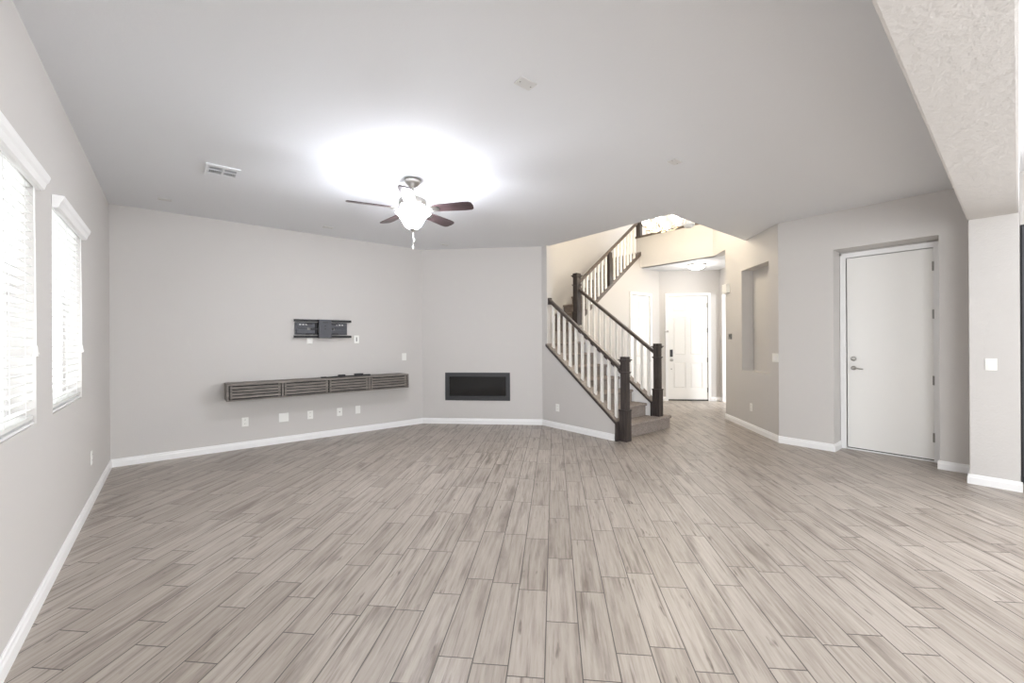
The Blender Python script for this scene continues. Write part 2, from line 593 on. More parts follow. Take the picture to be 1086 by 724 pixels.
# ------------------------------------------------------------------ windows and blinds
def window(idx, y0, y1, z0=0.93, z1=2.16):
    e = empty('window_%d' % idx, (-0.66, (y0 + y1) / 2, z0), kind='structure')
    hw, h = (y1 - y0) / 2, z1 - z0
    f = MB()
    for a, c, d, g in ((-hw, hw, 0, 0.05), (-hw, hw, h - 0.05, h), (-hw, -hw + 0.05, 0, h), (hw - 0.05, hw, 0, h), (-0.03, 0.03, 0, h)):
        f.box(-0.03, 0.02, a, c, d, g)
    f.build('window_frame', M['trim'], e)
    MB().box(-0.008, -0.004, -hw + 0.02, hw - 0.02, 0.02, h - 0.02).build('glass', M['glass'], e)
    MB().box(-0.02, 0.105, -hw + 0.001, hw - 0.001, 0.0, 0.012).build('window_sill', M['trim'], e)


window(1, 2.19, 3.145)
window(2, 3.505, 4.46)
window(3, -3.0, -1.2, 0.02, 2.2)  # unseen glazed opening, added to let fill light reach the right walls


def blind(y0, y1, label):
    r = empty('window_blind', (-0.545, (y0 + y1) / 2, 0.95), 0, label, 'blinds', 'white slatted blinds on the left wall')
    hw = (y1 - y0) / 2
    # crown-profiled valance outside the opening with returns to the wall
    v = MB()
    prof = [(0.002, 1.165), (0.020, 1.165), (0.030, 1.172), (0.038, 1.20), (0.046, 1.212), (0.052, 1.232), (0.052, 1.24), (0.002, 1.24)]
    v.sweep(prof, (0, -hw - 0.008, 0), (0, hw + 0.012, 0), (1, 0, 0))
    v.build('valance', M['trim'], r)
    s = MB()
    n = 26
    ww = hw - 0.014
    for i in range(n):
        z = 0.050 + i * (1.115 / (n - 1))
        t = math.radians(9)
        d = 0.0245
        # slightly crowned slat, tilted
        pr = [(-d * math.cos(t), -d * math.sin(t)), (0, 0.004), (d * math.cos(t), d * math.sin(t)), (d * math.cos(t), d * math.sin(t) + 0.0028), (0, 0.0068), (-d * math.cos(t), -d * math.sin(t) + 0.0028)]
        s.sweep([(a, c + z) for a, c in pr], (-0.033, -ww, 0), (-0.033, ww, 0), (1, 0, 0))
    s.build('slats', M['slat'], r)
    MB().box(-0.058, -0.008, -ww, ww, 0.006, 0.024).build('bottom_rail', M['slat'], r, bevel=0.004)
    for q in (-0.33, 0.0, 0.33):
        t = MB()
        for dx in (-0.0075, -0.0585):
            t.box(dx - 0.0008, dx + 0.0008, q - 0.004, q + 0.004, 0.02, 1.16)
        t.build('ladder_tape', M['slat'], r)
    for dy, zb in ((0.0, 0.32), (0.012, 0.33)):
        c = MB()
        y = hw - 0.055 + dy
        c.tube([(0.004, y, 1.165), (0.006, y + 0.004, 0.8), (0.006, y + 0.01, zb + 0.04)], 0.0018, 6)
        c.build('lift_cord', M['slat'], r)
        c = MB()
        c.lathe([(0.003, 0.045), (0.006, 0.035), (0.008, 0.012), (0.012, 0.0)], (0.006, y + 0.01, zb), 10)
        c.build('tassel', M['white'], r, smooth=True)
    return r


blind(2.19, 3.145, 'white slatted window blind nearest the camera on the left wall')
blind(3.505, 4.46, 'white slatted window blind nearer the grey television wall corner')


# ------------------------------------------------------------------ doors
def casing(parent, s0, s1, z1, wdt, front, t):
    c = MB()
    c.box(s0 - wdt, s0, front, front + t, 0, z1 + wdt)
    c.box(s1, s1 + wdt, front, front + t, 0, z1 + wdt)
    c.box(s0, s1, front, front + t, z1, z1 + wdt)
    # raised outer bead
    c.box(s0 - wdt, s0 - wdt + 0.018, front + t, front + t + 0.006, 0, z1 + wdt)
    c.box(s1 + wdt - 0.018, s1 + wdt, front + t, front + t + 0.006, 0, z1 + wdt)
    c.box(s0 - wdt, s1 + wdt, front + t, front + t + 0.006, z1 + wdt - 0.018, z1 + wdt)
    return c.build('door_casing', M['trim'], parent)


def hinge(parent, s, z, front):
    MB().box(s - 0.012, s + 0.004, front, front + 0.004, z - 0.05, z + 0.05).lathe([(0.006, -0.05), (0.006, 0.05)], (s, front + 0.007, z), 8).build('hinge', M['hinge'], parent)


# door_1: flush door in the recess (local x runs along -Y from the left jamb, local y into the room)
d1 = empty('door_1', (6.361, LD1, 0), kind='structure', label='tall white flush door in the recess of the right wall')
d1.matrix_world = frame2d((6.361, LD1), (6.361, 0), (-1, 0))
W1 = LD1 - LD0
casing(d1, 0.004, W1 - 0.004, LDZ - 0.004, 0.054, 0.001, 0.022)
MB().box(0.012, W1 - 0.014, -0.045, -0.006, 0.022, LDZ - 0.012).build('door_leaf', M['door'], d1, bevel=0.002)
MB().box(0.002, W1 - 0.002, -0.06, 0.012, 0.0, 0.012).build('threshold', M['trim'], d1)
MB().box(0.012, W1 - 0.014, -0.040, -0.010, 0.012, 0.021).build('door_sweep', M['dark'], d1)
MB().box(0.001, W1 - 0.001, -0.10, -0.047, 0.013, LDZ - 0.001).build('light_block', M['trim'], d1)  # added panel filling the opening behind the leaf, stops outside light leaking in
MB().box(W1 - 0.013, W1 - 0.0005, -0.046, -0.007, 0.013, LDZ - 0.001).build('hinge_jamb', M['trim'], d1)
for z in (2.12, 1.60, 0.88, 0.26):
    hinge(d1, W1 - 0.010, z, -0.006)
b = MB()
b.lathe([(0.026, 0), (0.026, 0.006), (0.018, 0.012), (0.010, 0.016), (0.010, 0.035)], (0.072, -0.006, 0.985), 18, 'Y')
b.tube([(0.072, 0.026, 0.985), (0.10, 0.028, 0.988), (0.135, 0.026, 0.978), (0.165, 0.022, 0.976)], 0.007, 8)
b.build('lever_handle', M['nickel'], d1, smooth=True)
MB().lathe([(0.027, 0), (0.027, 0.010), (0.022, 0.016), (0.008, 0.018), (0.008, 0.024)], (0.072, -0.006, 1.098), 18, 'Y').build('deadbolt', M['nickel'], d1, smooth=True)
MB().box(0.0005, 0.0035, -0.004, 0.004, 0.95, 1.02).build('strike_plate', M['hinge'], d1)


def panel_leaf(parent, s0, s1, z0, z1, back, front):
    """six-panel leaf: stiles, rails and raised panels"""
    W, H = s1 - s0, z1 - z0
    st = 0.115 * W / 0.85
    cols = [(s0 + st, s0 + W / 2 - st * 0.42), (s0 + W / 2 + st * 0.42, s1 - st)]
    rows = [(z0 + 0.105 * H, z0 + 0.36 * H), (z0 + 0.43 * H, z0 + 0.80 * H), (z0 + 0.85 * H, z0 + 0.945 * H)]
    b = MB()
    b.box(s0, s1, back, front - 0.014, z0, z1)
    xs = [s0, cols[0][0], cols[0][1], cols[1][0], cols[1][1], s1]
    for a, c in ((xs[0], xs[1]), (xs[2], xs[3]), (xs[4], xs[5])):
        b.box(a, c, front - 0.014, front, z0, z1)
    zz = [z0, rows[0][0], rows[0][1], rows[1][0], rows[1][1], rows[2][0], rows[2][1], z1]
    for a, c in ((zz[0], zz[1]), (zz[2], zz[3]), (zz[4], zz[5]), (zz[6], zz[7])):
        for q in cols:
            b.box(q[0], q[1], front - 0.014, front, a, c)
    for q in cols:
        for r in rows:
            i = 0.022
            x0, x1, y0, y1 = q[0] + 0.008, q[1] - 0.008, r[0] + 0.008, r[1] - 0.008
            b._add([(x0, front - 0.014, y0), (x1, front - 0.014, y0), (x1, front - 0.014, y1), (x0, front - 0.014, y1),
                    (x0 + i, front - 0.002, y0 + i), (x1 - i, front - 0.002, y0 + i), (x1 - i, front - 0.002, y1 - i), (x0 + i, front - 0.002, y1 - i)],
                   [(3, 2, 1, 0), (4, 5, 6, 7), (0, 1, 5, 4), (1, 2, 6, 5), (2, 3, 7, 6), (3, 0, 4, 7)])
    return b.build('door_leaf', M['door'], parent)


# door_2: front door
d2 = empty('door_2', (8.34, 5.04, 0), kind='structure', label='white six-panel front door at the end of the entry')
d2.matrix_world = frame2d((8.34, 5.04), (9.25, 4.13), (-1, -1))
casing(d2, FD0 + 0.003, FD1 - 0.003, FDZ - 0.003, 0.056, 0.001, 0.020)
panel_leaf(d2, FD0 + 0.008, FD1 - 0.008, 0.03, FDZ - 0.010, -0.05, -0.006)
MB().box(FD0 + 0.002, FD1 - 0.002, -0.10, 0.004, 0.0, 0.026).build('threshold', M['slot'], d2)
MB().box(FD0 + 0.001, FD1 - 0.001, -0.10, -0.052, 0.03, FDZ - 0.001).build('light_block', M['trim'], d2)  # added backing that keeps outside light from leaking round the leaf
for z in (2.10, 1.55, 0.90, 0.24):
    hinge(d2, FD1 - 0.012, z, -0.006)
b = MB()
b.box(FD0 + 0.045, FD0 + 0.105, -0.006, 0.010, 0.97, 1.13)
b.build('keypad_lock', M['greymetal'], d2, bevel=0.006)
b = MB()
b.lathe([(0.030, 0), (0.030, 0.008), (0.012, 0.014), (0.012, 0.036), (0.027, 0.045), (0.030, 0.060), (0.020, 0.072)], (FD0 + 0.075, -0.006, 0.90), 16, 'Y')
b.build('door_knob', M['nickel'], d2, smooth=True)
MB().lathe([(0.012, 0), (0.012, 0.006)], (FD0 + 0.075, -0.006, 0.70), 12, 'Y').build('door_viewer', M['hinge'], d2)
b = MB()
b.box(FD0 - 0.035, FD0 + 0.012, 0.022, 0.034, 1.51, 1.55)
b.tube([(FD0 - 0.03, 0.035, 1.53), (FD0 - 0.09, 0.05, 1.515)], 0.008, 8)
b.build('swing_latch', M['nickel'], d2)

# door_3: closet door under the upper flight
d3 = empty('door_3', (CD0, YW, 0), kind='structure', label='white six-panel closet door under the upper stair flight')
d3.matrix_world = frame2d((CD0, YW), (CD1, YW), (0, -1))
W3 = CD1 - CD0
casing(d3, 0.003, W3 - 0.003, CDZ - 0.003, 0.056, 0.001, 0.018)
panel_leaf(d3, 0.008, W3 - 0.008, 0.012, CDZ - 0.010, -0.045, -0.006)
for z in (2.04, 1.15, 0.25):
    hinge(d3, 0.010, z, -0.006)
MB().lathe([(0.028, 0), (0.028, 0.008), (0.011, 0.014), (0.011, 0.034), (0.026, 0.044), (0.026, 0.060)], (W3 - 0.075, -0.006, 0.90), 16, 'Y').build('door_knob', M['nickel'], d3, smooth=True)

# door_4: side-room opening with white jamb and open leaf
d4 = empty('door_4', (9.25, 4.13, 0), kind='structure', label='bright doorway to the side room right of the front door')
d4.matrix_world = frame2d((9.25, 4.13), (8.2, 3.08), (-1, 1))
b = MB()
b.box(0.117, 0.135, -0.12, 0.002, 0, 2.325)
b.box(0.93, 0.948, -0.12, 0.002, 0, 2.325)
b.box(0.117, 0.948, -0.12, 0.002, 2.325, 2.339)
b.build('door_jamb', M['trim'], d4)
MB().box(0.140, 0.176, -0.90, -0.124, 0.012, 2.315).build('door_leaf', M['door'], d4)
for z in (2.10, 1.20, 0.25):
    MB().lathe([(0.007, -0.05), (0.007, 0.05)], (0.142, -0.116, z), 8).build('hinge', M['hinge'], d4)

# ------------------------------------------------------------------ staircase
RI, TR = 0.188, 0.246
Y1 = 3.38
st = empty('staircase', (5.12, 3.38, 0), label='carpeted staircase turning right at a landing beside the fireplace wall', cat='staircase')


def local(o, root):
    o.parent = root
    o.matrix_parent_inverse = Matrix.Translation(-Vector(root.location))
    return o


def step_prof(y, z, n=0.028):
    """carpeted tread with rounded nosing: (y, z) polygon, riser at y, tread depth TR"""
    pts = [(y, z - RI)]
    pts.append((y, z - 0.045))
    for i in range(7):
        a = -PI / 2 - PI * i / 6
        pts.append((y - n + 0.02 + 0.022 * math.cos(a), z - 0.022 + 0.022 * math.sin(a)))
    pts += [(y + TR + 0.03, z), (y + TR + 0.03, z - RI)]
    return pts


for i in range(7):
    y, z = Y1 + i * TR, RI * (i + 1)
    p = step_prof(y, z)
    if i == 0:
        # wide first step running out past the far newel
        b = MB().prism(p, 4.70, 5.87, 'X')
        b.prism([(Y1 + TR, 0), (Y1 + TR + 0.14, 0), (Y1 + TR + 0.14, z), (Y1 + TR, z)], 5.705, 5.87, 'X')
        b.lathe([(0.0215, 0), (0.0215, 0.38)], (5.87, Y1 - 0.008, z - 0.022), 14, 'Y')
    else:
        b = MB().prism(p, 4.647, 5.598, 'X')
    local(b.build('step', M['carpet'], smooth=True), st)
zland = RI * 8
yl = Y1 + 7 * TR
b = MB().prism([(5.84, zland), (yl - 0.012, zland), (yl - 0.022, zland - 0.012), (yl - 0.02, zland - 0.04), (yl, zland - 0.045), (yl, zland - RI), (5.84, zland - RI)], 4.632, 5.66, 'X')
local(b.build('landing', M['carpet']), st)
X1 = 5.64
for i in range(9):
    x, z = X1 + i * TR, zland + RI * (i + 1)
    dep = 5.838
    if i == 8:
        p = [(q[0], q[1]) for q in step_prof(x, z)[:-2]] + [(x + 0.04, z), (x + 0.04, z - RI)]
    else:
        p = step_prof(x, z)
    local(MB().prism(p, YW + 0.102 if x > 5.7 else YW + 0.06, dep, 'Y').build('step', M['carpet'], smooth=True), st)
# stringer board along the open side of the upper flight
b = MB().prism([(5.70, zs(5.70)), (7.615, zs(7.615)), (7.615, zs(7.615) + 0.085), (5.70, zs(5.70) + 0.085)], YW - 0.022, YW + 0.06, 'Y')
local(b.build('stringer', M['railx']), st)
# skirt boards and wooden caps on the two knee walls
b = MB().prism([(3.378, zl(3.378) - 0.036), (4.70, zl(4.70) - 0.036), (4.70, zl(4.70) + 0.004), (3.378, zl(3.378) + 0.004)], 4.512, 4.530, 'X')
b.prism([(3.362, 0), (3.384, 0), (3.384, zl(3.384)), (3.362, zl(3.362))], 4.512, 4.66, 'X')
local(b.build('skirt_trim', M['newel']), st)
b = MB().prism([(3.378, zl(3.378) + 0.001), (4.680, zl(4.680) + 0.001), (4.680, zl(4.680) + 0.021), (3.378, zl(3.378) + 0.021)], 4.512, 4.660, 'X')
local(b.build('wall_cap', M['cap']), st)
b = MB().prism([(3.52, zr(3.52) - 0.030), (5.02, zr(5.02) - 0.030), (5.02, zr(5.02) + 0.004), (3.52, zr(3.52) + 0.004)], 5.582, 5.599, 'X')
b.prism([(3.514, 0.19), (3.534, 0.19), (3.534, zr(3.534)), (3.514, zr(3.514))], 5.582, 5.70, 'X')
local(b.build('skirt_trim', M['newel']), st)
b = MB().prism([(3.52, zr(3.52) + 0.001), (5.02, zr(5.02) + 0.001), (5.02, zr(5.02) + 0.021), (3.52, zr(3.52) + 0.021)], 5.582, 5.715, 'X')
local(b.build('wall_cap', M['cap']), st)


def newel(root, x, y, z0, ztop, base=0.115, shaft=0.088, zb=None, ring=0.20):
    b = MB()
    q = lambda w, a, c: b.box(x - w / 2, x + w / 2, y - w / 2, y + w / 2, a, c)
    zb = zb or z0 + 0.43
    q(base, z0, zb - 0.012)
    q(base + 0.012, zb - 0.018, zb)
    q(shaft, zb, ztop - 0.062)
    q(shaft + 0.030, ztop - ring - 0.012, ztop - ring)
    q(shaft + 0.014, ztop - ring - 0.022, ztop - ring - 0.012)
    q(shaft + 0.020, ztop - 0.070, ztop - 0.050)
    q(shaft + 0.048, ztop - 0.050, ztop - 0.034)
    q(shaft + 0.004, ztop - 0.034, ztop)
    return local(b.build('newel_post', M['newel']), root)


def handrail(root, p0, p1, mat):
    p0, p1 = Vector(p0), Vector(p1)
    d = (p1 - p0)
    side = Vector((d.y, -d.x, 0)).normalized()
    prof = [(-0.022, -0.062), (0.022, -0.062), (0.022, -0.045), (0.031, -0.038), (0.033, -0.018), (0.024, -0.004), (0.0, 0.0), (-0.024, -0.004), (-0.033, -0.018), (-0.031, -0.038), (-0.022, -0.045)]
    return local(MB().sweep(prof, p0, p1, side).build('handrail', mat, smooth=True), root)


def baluster(root, x, y, z0, z1, slope=(0, 0)):
    """square baluster with foot and head cut to the slope (dz/dx, dz/dy)"""
    h = 0.0165
    vs = []
    for zz in (z0, z1):
        for a, c in ((-h, -h), (h, -h), (h, h), (-h, h)):
            vs.append((x + a, y + c, zz + slope[0] * a + slope[1] * c))
    b = MB()
    b._add(vs, [(3, 2, 1, 0), (4, 5, 6, 7), (0, 1, 5, 4), (1, 2, 6, 5), (2, 3, 7, 6), (3, 0, 4, 7)])
    return local(b.build('baluster', M['balus']), root)


# near balustrade
ra = empty('stair_railing', (4.59, 3.31, 0), label='near stair railing with dark newel standing on the floor by the fireplace-side wall', cat='railing', group='stair railings')
newel(ra, 4.63, 3.305, 0.0, 1.118, 0.112, 0.086, 0.418)
za = lambda y: 1.000 + 0.757 * (y - 3.348)
handrail(ra, (4.59, 3.350, za(3.350)), (4.59, 4.665, za(4.665)), M['rail'])
for i in range(11):
    y = 4.60 - i * 0.1182
    baluster(ra, 4.59, y, zl(y) + 0.020, za(y) - 0.060, (0, 0.77))
b = MB().box(4.553, 4.627, 4.664, 4.682, za(4.66) - 0.085, za(4.66) + 0.02)
local(b.build('rail_rosette', M['newel'], bevel=0.004), ra)
# far balustrade of the lower flight
rb = empty('stair_railing', (5.65, 3.47, 0.19), label='far stair railing climbing from the newel on the first step to the landing newel', cat='railing', group='stair railings')
newel(rb, 5.675, 3.465, 0.189, 1.285, 0.112, 0.086, 0.60)
zb_ = lambda y: 1.190 + 0.732 * (y - 3.50)
handrail(rb, (5.65, 3.505, zb_(3.505)), (5.65, 4.998, zb_(4.998)), M['rail'])
for i in range(12):
    y = 3.60 + i * 0.1185
    baluster(rb, 5.65, y, zr(y) + 0.020, zb_(y) - 0.060, (0, 0.76))
# upper flight balustrade
rc = empty('stair_railing', (5.63, 5.04, 1.66), label='upper stair railing rising right from the landing newel to the balcony', cat='railing', group='stair railings')
newel(rc, 5.625, 5.035, 1.62, 2.550, 0.122, 0.098, 1.86)
zc = lambda x: 2.471 + 0.768 * (x - 5.741)
handrail(rc, (5.665, 5.04, zc(5.665)), (7.50, 5.04, zc(7.50)), M['railx'])
for x in (5.809, 5.911, 6.020, 6.134, 6.242, 6.349, 6.460, 6.724, 6.839, 6.947, 7.064, 7.169, 7.277, 7.396):
    baluster(rc, x, 5.04, zs(x) + 0.085, zc(x) - 0.060, (0.757, 0))
x = 6.572
b = MB().box(x - 0.042, x + 0.042, 4.998, 5.082, zs(x) + 0.10, zc(x) - 0.055)
b.prism([(x - 0.042, zs(x - 0.042) + 0.0855), (x + 0.042, zs(x + 0.042) + 0.0855), (x + 0.042, zs(x) + 0.12), (x - 0.042, zs(x) + 0.12)], 4.998, 5.082, 'Y')
local(b.build('mid_post', M['newel']), rc)
# balcony railing
rd = empty('balcony_railing', (7.68, 4.3, 3.5), label='balcony railing with dark base cap above the cream wall over the entry', cat='railing')
b = MB().box(7.585, 7.77, 3.56, 5.16, 3.501, 3.535)
local(b.build('base_cap', M['railx']), rd)
b = MB()
for w, a, c in ((0.09, 3.536, 4.42), (0.13, 3.775, 3.795), (0.108, 3.755, 3.775), (0.13, 4.40, 4.43)):
    b.box(7.66 - w / 2, 7.66 + w / 2, 5.09 - w / 2, 5.09 + w / 2, a, c)
local(b.build('newel_post', M['newel']), rd)
handrail(rd, (7.68, 5.04, 4.40), (7.68, 3.60, 4.40), M['rail'])
for i in range(11):
    baluster(rd, 7.68, 4.92 - i * 0.12, 3.535, 4.345)

# ------------------------------------------------------------------ floating console, bracket, fireplace
cn = empty('floating_console', (1.61, 6.02, 0.645), label='long grey-brown slatted console mounted on the grey back wall', cat='media console')
CX0, CX1, CY0, CY1, CZ0, CZ1 = 0.467, 2.752, 5.862, 6.178, 0.642, 0.846
b = MB()
b.box(CX0, CX1, CY0, CY1, CZ1 - 0.022, CZ1)
b.box(CX0, CX1, CY0, CY1, CZ0, CZ0 + 0.016)
b.box(CX0, CX0 + 0.020, CY0, CY1, CZ0 + 0.016, CZ1 - 0.022)
b.box(CX1 - 0.020, CX1, CY0, CY1, CZ0 + 0.016, CZ1 - 0.022)
b.box(CX0 + 0.02, CX1 - 0.02, CY1 - 0.016, CY1, CZ0 + 0.016, CZ1 - 0.022)
for x in (1.052, 2.158):
    b.box(x - 0.012, x + 0.012, CY0 + 0.004, CY1 - 0.016, CZ0 + 0.016, CZ1 - 0.022)
local(b.build('cabinet_body', M['console'], bevel=0.0015), cn)
local(MB().box(CX0 + 0.021, CX1 - 0.021, CY0 + 0.040, CY0 + 0.050, CZ0 + 0.017, CZ1 - 0.023).build('slat_gap_shade', M['dark']), cn)  # dark sheet standing in for the shade seen between the slats
for a, c in ((CX0 + 0.024, 1.037), (1.067, 1.603), (1.607, 2.143), (2.173, CX1 - 0.024)):
    d = MB()
    zi0, zi1 = CZ0 + 0.020, CZ1 - 0.026
    n = 4
    g = 0.0115
    hgt_ = (zi1 - zi0 - g * (n + 1)) / n
    for i in range(n):
        z = zi0 + g + i * (hgt_ + g)
        d.box(a + 0.006, c - 0.006, CY0 + 0.004, CY0 + 0.020, z, z + hgt_)
    for q in (a + 0.02, c - 0.02):
        d.box(q - 0.012, q + 0.012, CY0 + 0.020, CY0 + 0.034, zi0, zi1)
    local(d.build('slatted_door', M['console'], bevel=0.002), cn)

pw = empty('power_strip', (1.85, 6.0, CZ1), label='black cord with plugs and adapters lying on the slatted console', cat='power cord')
b = MB()
b.tube([(1.58, 5.985, CZ1 + 0.008), (1.68, 5.99, CZ1 + 0.008), (1.78, 6.01, CZ1 + 0.012), (1.90, 6.00, CZ1 + 0.009), (2.02, 5.99, CZ1 + 0.010), (2.16, 6.01, CZ1 + 0.008)], 0.0075, 8)
local(b.build('cord', M['blackmetal'], smooth=True), pw)
for x0, x1, hh in ((1.535, 1.605, 0.018), (1.765, 1.855, 0.036), (1.985, 2.105, 0.040), (2.105, 2.21, 0.022)):
    local(MB().box(x0, x1, 5.975, 6.02, CZ1 + 0.001, CZ1 + hh).build('plug', M['blackmetal'], bevel=0.005), pw)

tv = empty('television_bracket', (1.62, 6.16, 1.52), label='dark grey folding television bracket on the back wall above the console', cat='tv mount')
b = MB()
for z in (1.632, 1.412):
    b.box(1.232, 1.985, 6.118, 6.128, z - 0.016, z + 0.016)
    b.box(1.232, 1.985, 6.118, 6.142, z - 0.016, z - 0.012)
    b.box(1.232, 1.985, 6.118, 6.142, z + 0.012, z + 0.016)
local(b.build('mounting_rail', M['blackmetal']), tv)
b = MB()
for x0, x1 in ((1.252, 1.405), (1.77, 1.935)):
    b.box(x0, x1, 6.158, 6.178, 1.44, 1.61)
b.box(1.405, 1.77, 6.170, 6.178, 1.585, 1.61)
b.box(1.405, 1.77, 6.170, 6.178, 1.44, 1.47)
local(b.build('wall_plate', M['greymetal']), tv)
for sgn, xa in ((1, 1.27), (-1, 1.915)):
    for z0, z1, c, dd in ((1.535, 1.585, 0.26, 0.0), (1.455, 1.505, 0.24, 0.0)):
        a0, a1 = sorted((xa, xa + sgn * c))
        local(MB().box(a0, a1, 6.132, 6.150, z0, z1).build('folding_arm', M['greymetal'], bevel=0.004), tv)
    for z in (1.56, 1.48):
        local(MB().lathe([(0.020, 1.44 - 1.52 + 0.045), (0.020, 0.035)], (xa + sgn * 0.245, 6.141, z), 14).build('pivot', M['blackmetal']), tv)
    for z, dx in ((1.592, 0.12), (1.52, 0.17), (1.452, 0.11)):
        q0, q1 = sorted((xa + sgn * dx, xa + sgn * (dx + 0.075)))
        local(MB().box(q0, q1, 6.126, 6.1315, z - 0.014, z + 0.010).build('arm_bracket', M['blackmetal'], bevel=0.002), tv)
    s0, s1 = sorted((xa + sgn * 0.03, xa + sgn * 0.14))
    b = MB()
    for q in range(3):
        b.box(s0 + q * 0.038, s0 + q * 0.038 + 0.022, 6.129, 6.1325, 1.572, 1.582)
    local(b.build('slot_row', M['white']), tv)
b = MB().box(1.535, 1.700, 6.075, 6.098, 1.392, 1.648)
b.box(1.535, 1.545, 6.098, 6.118, 1.392, 1.648)
b.box(1.690, 1.700, 6.098, 6.118, 1.392, 1.648)
local(b.build('centre_plate', M['greymetal'], bevel=0.003), tv)
local(MB().box(1.585, 1.650, 6.0735, 6.0755, 1.605, 1.613).build('slot_hole', M['dark']), tv)
for z in (1.56, 1.52):
    local(MB().lathe([(0.009, 0), (0.009, 0.002)], (1.617, 6.0735, z), 10, 'Y').build('slot_hole', M['dark']), tv)

fp = empty('linear_fireplace', (3.79, 5.535, 0.38), label='black horizontal fireplace with charcoal frame set in the angled wall', cat='fireplace')
fp.matrix_world = frame2d((3.145, 6.18), (4.53, 4.795), (-1, -1))
HW = 0.530
c0 = FPC
b = MB()
z0, z1 = 0.380, 0.830
fw_ = 0.066
b.box(c0 - HW, c0 + HW, 0.001, 0.016, z1 - fw_, z1)
b.box(c0 - HW, c0 + HW, 0.001, 0.016, z0, z0 + fw_)
b.box(c0 - HW, c0 - HW + fw_, 0.001, 0.016, z0 + fw_, z1 - fw_)
b.box(c0 + HW - fw_, c0 + HW, 0.001, 0.016, z0 + fw_, z1 - fw_)
b.build('surround_frame', M['frame_grey'], fp, bevel=0.002)
b = MB()
i0, i1 = 0.432, 0.778
b.box(c0 - 0.485, c0 + 0.485, -0.132, -0.125, i0, i1)
b.box(c0 - 0.485, c0 + 0.485, -0.125, -0.002, i0, i0 + 0.006)
b.box(c0 - 0.485, c0 + 0.485, -0.125, -0.002, i1 - 0.006, i1)
b.box(c0 - 0.485, c0 - 0.479, -0.125, -0.002, i0, i1)
b.box(c0 + 0.479, c0 + 0.485, -0.125, -0.002, i0, i1)
b.build('firebox', M['dark'], fp)
MB().box(c0 - 0.462, c0 + 0.462, -0.006, -0.002, z0 + fw_ + 0.002, z1 - fw_ - 0.002).build('glass_front', M['glassblack'], fp)
MB().box(c0 - 0.46, c0 + 0.46, -0.001, 0.006, z0 + fw_ + 0.002, z0 + fw_ + 0.018).build('lower_trim', M['blackmetal'], fp)


# ------------------------------------------------------------------ wall plates
def plate_root(name, p, inward, label, cat, group):
    r = empty(name, (p[0], p[1], p[2]), 0, label, cat, group)
    n = Vector((inward[0], inward[1], 0)).normalized()
    a = Vector((-n.y, n.x, 0))     # local x so that (a, n, z): right-handed needs a x n = -z; fine for symmetric plates
    a = n.cross(Vector((0, 0, 1)))
    t = Matrix((a, n, Vector((0, 0, 1)))).transposed().to_4x4()
    t.translation = Vector(p)
    r.matrix_world = t
    return r


def outlet(p, inward, label, group='wall outlets'):
    r = plate_root('wall_outlet', p, inward, label, 'outlet', group)
    MB().box(-0.036, 0.036, 0.0005, 0.006, -0.057, 0.057).build('cover_plate', M['white'], r, bevel=0.0025)
    for z in (-0.024, 0.024):
        so = MB().lathe([(0.0165, 0), (0.0165, 0.002)], (0, 0.006, z), 16, 'Y').build('socket', M['white'], r)
        for dx in (-0.0065, 0.0065):
            MB().box(dx - 0.0014, dx + 0.0014, 0.0081, 0.0086, z - 0.002, z + 0.007).build('socket_slot', M['slot'], so)
    return r


def blank(p, inward, label, w=0.036, h=0.057, cat='wall plate', group='wall plates', jack=False, slot=False, name='wall_plate'):
    r = plate_root(name, p, inward, label, cat, group)
    MB().box(-w, w, 0.0005, 0.006, -h, h).build('cover_plate', M['white'], r, bevel=0.0025)
    if jack:
        MB().lathe([(0.008, 0), (0.008, 0.004), (0.005, 0.010)], (0, 0.006, 0), 12, 'Y').build('jack', M['hinge'], r)
    if slot:
        MB().box(-0.006, 0.006, 0.006, 0.0066, -0.03, 0.03).build('cable_slot', M['slot'], r)
    return r


def switch(p, inward, label, gangs=1, w=0.036, h=0.057):
    r = plate_root('light_switch', p, inward, label, 'switch', 'light switches')
    MB().box(-w, w, 0.0005, 0.006, -h, h).build('cover_plate', M['white'], r, bevel=0.0025)
    for g in range(gangs):
        x = (g - (gangs - 1) / 2) * 0.046
        b = MB()
        b.prism([(0.006, -0.033), (0.011, -0.033), (0.007, 0.033), (0.006, 0.033)], x - 0.0165, x + 0.0165, 'X')
        b.build('rocker', M['trim'], r)
    return r


TW = 6.18
nb = (0, -1)
outlet((0.683, TW, 0.335), nb, 'leftmost white outlet under the console on the back wall')
blank((1.117, TW, 0.340), nb, 'wide white cover plate under the console, second of the row from the left', 0.058, 0.058, slot=False)
outlet((1.441, TW, 0.336), nb, 'white outlet under the console right of the wide cover plate')
blank((1.83, TW, 0.334), nb, 'white cable-jack plate under the right half of the console', jack=True)
blank((2.091, TW, 0.337), nb, 'rightmost white plate in the row under the console', slot=False)
blank((1.441, TW, 1.362), nb, 'white plate half hidden below the television bracket', 0.036, 0.048)
blank((2.077, TW, 1.376), nb, 'white plate with dark slot right of the television bracket', slot=True)
blank((2.823, TW, 1.097), nb, 'white plate near the room corner above the console end')
outlet((4.53, 4.456, 0.314), (-1, 0), 'white outlet on the wall under the near stair railing')
outlet((-0.545, 4.876, 0.386), (1, 0), 'white outlet low on the left wall below the far blind')
nd_ = (-1, 1)
outlet((6.597, 2.497, 0.337), nd_, 'white outlet low on the angled wall under the niche')
switch((6.120, 2.020, 1.096), nd_, 'white light switch right of the niche on the angled wall', 2, 0.072)
switch((5.67, 0.156, 1.099), (-1, 0), 'white light switch on the pier at the right edge', 1, 0.036, 0.054)
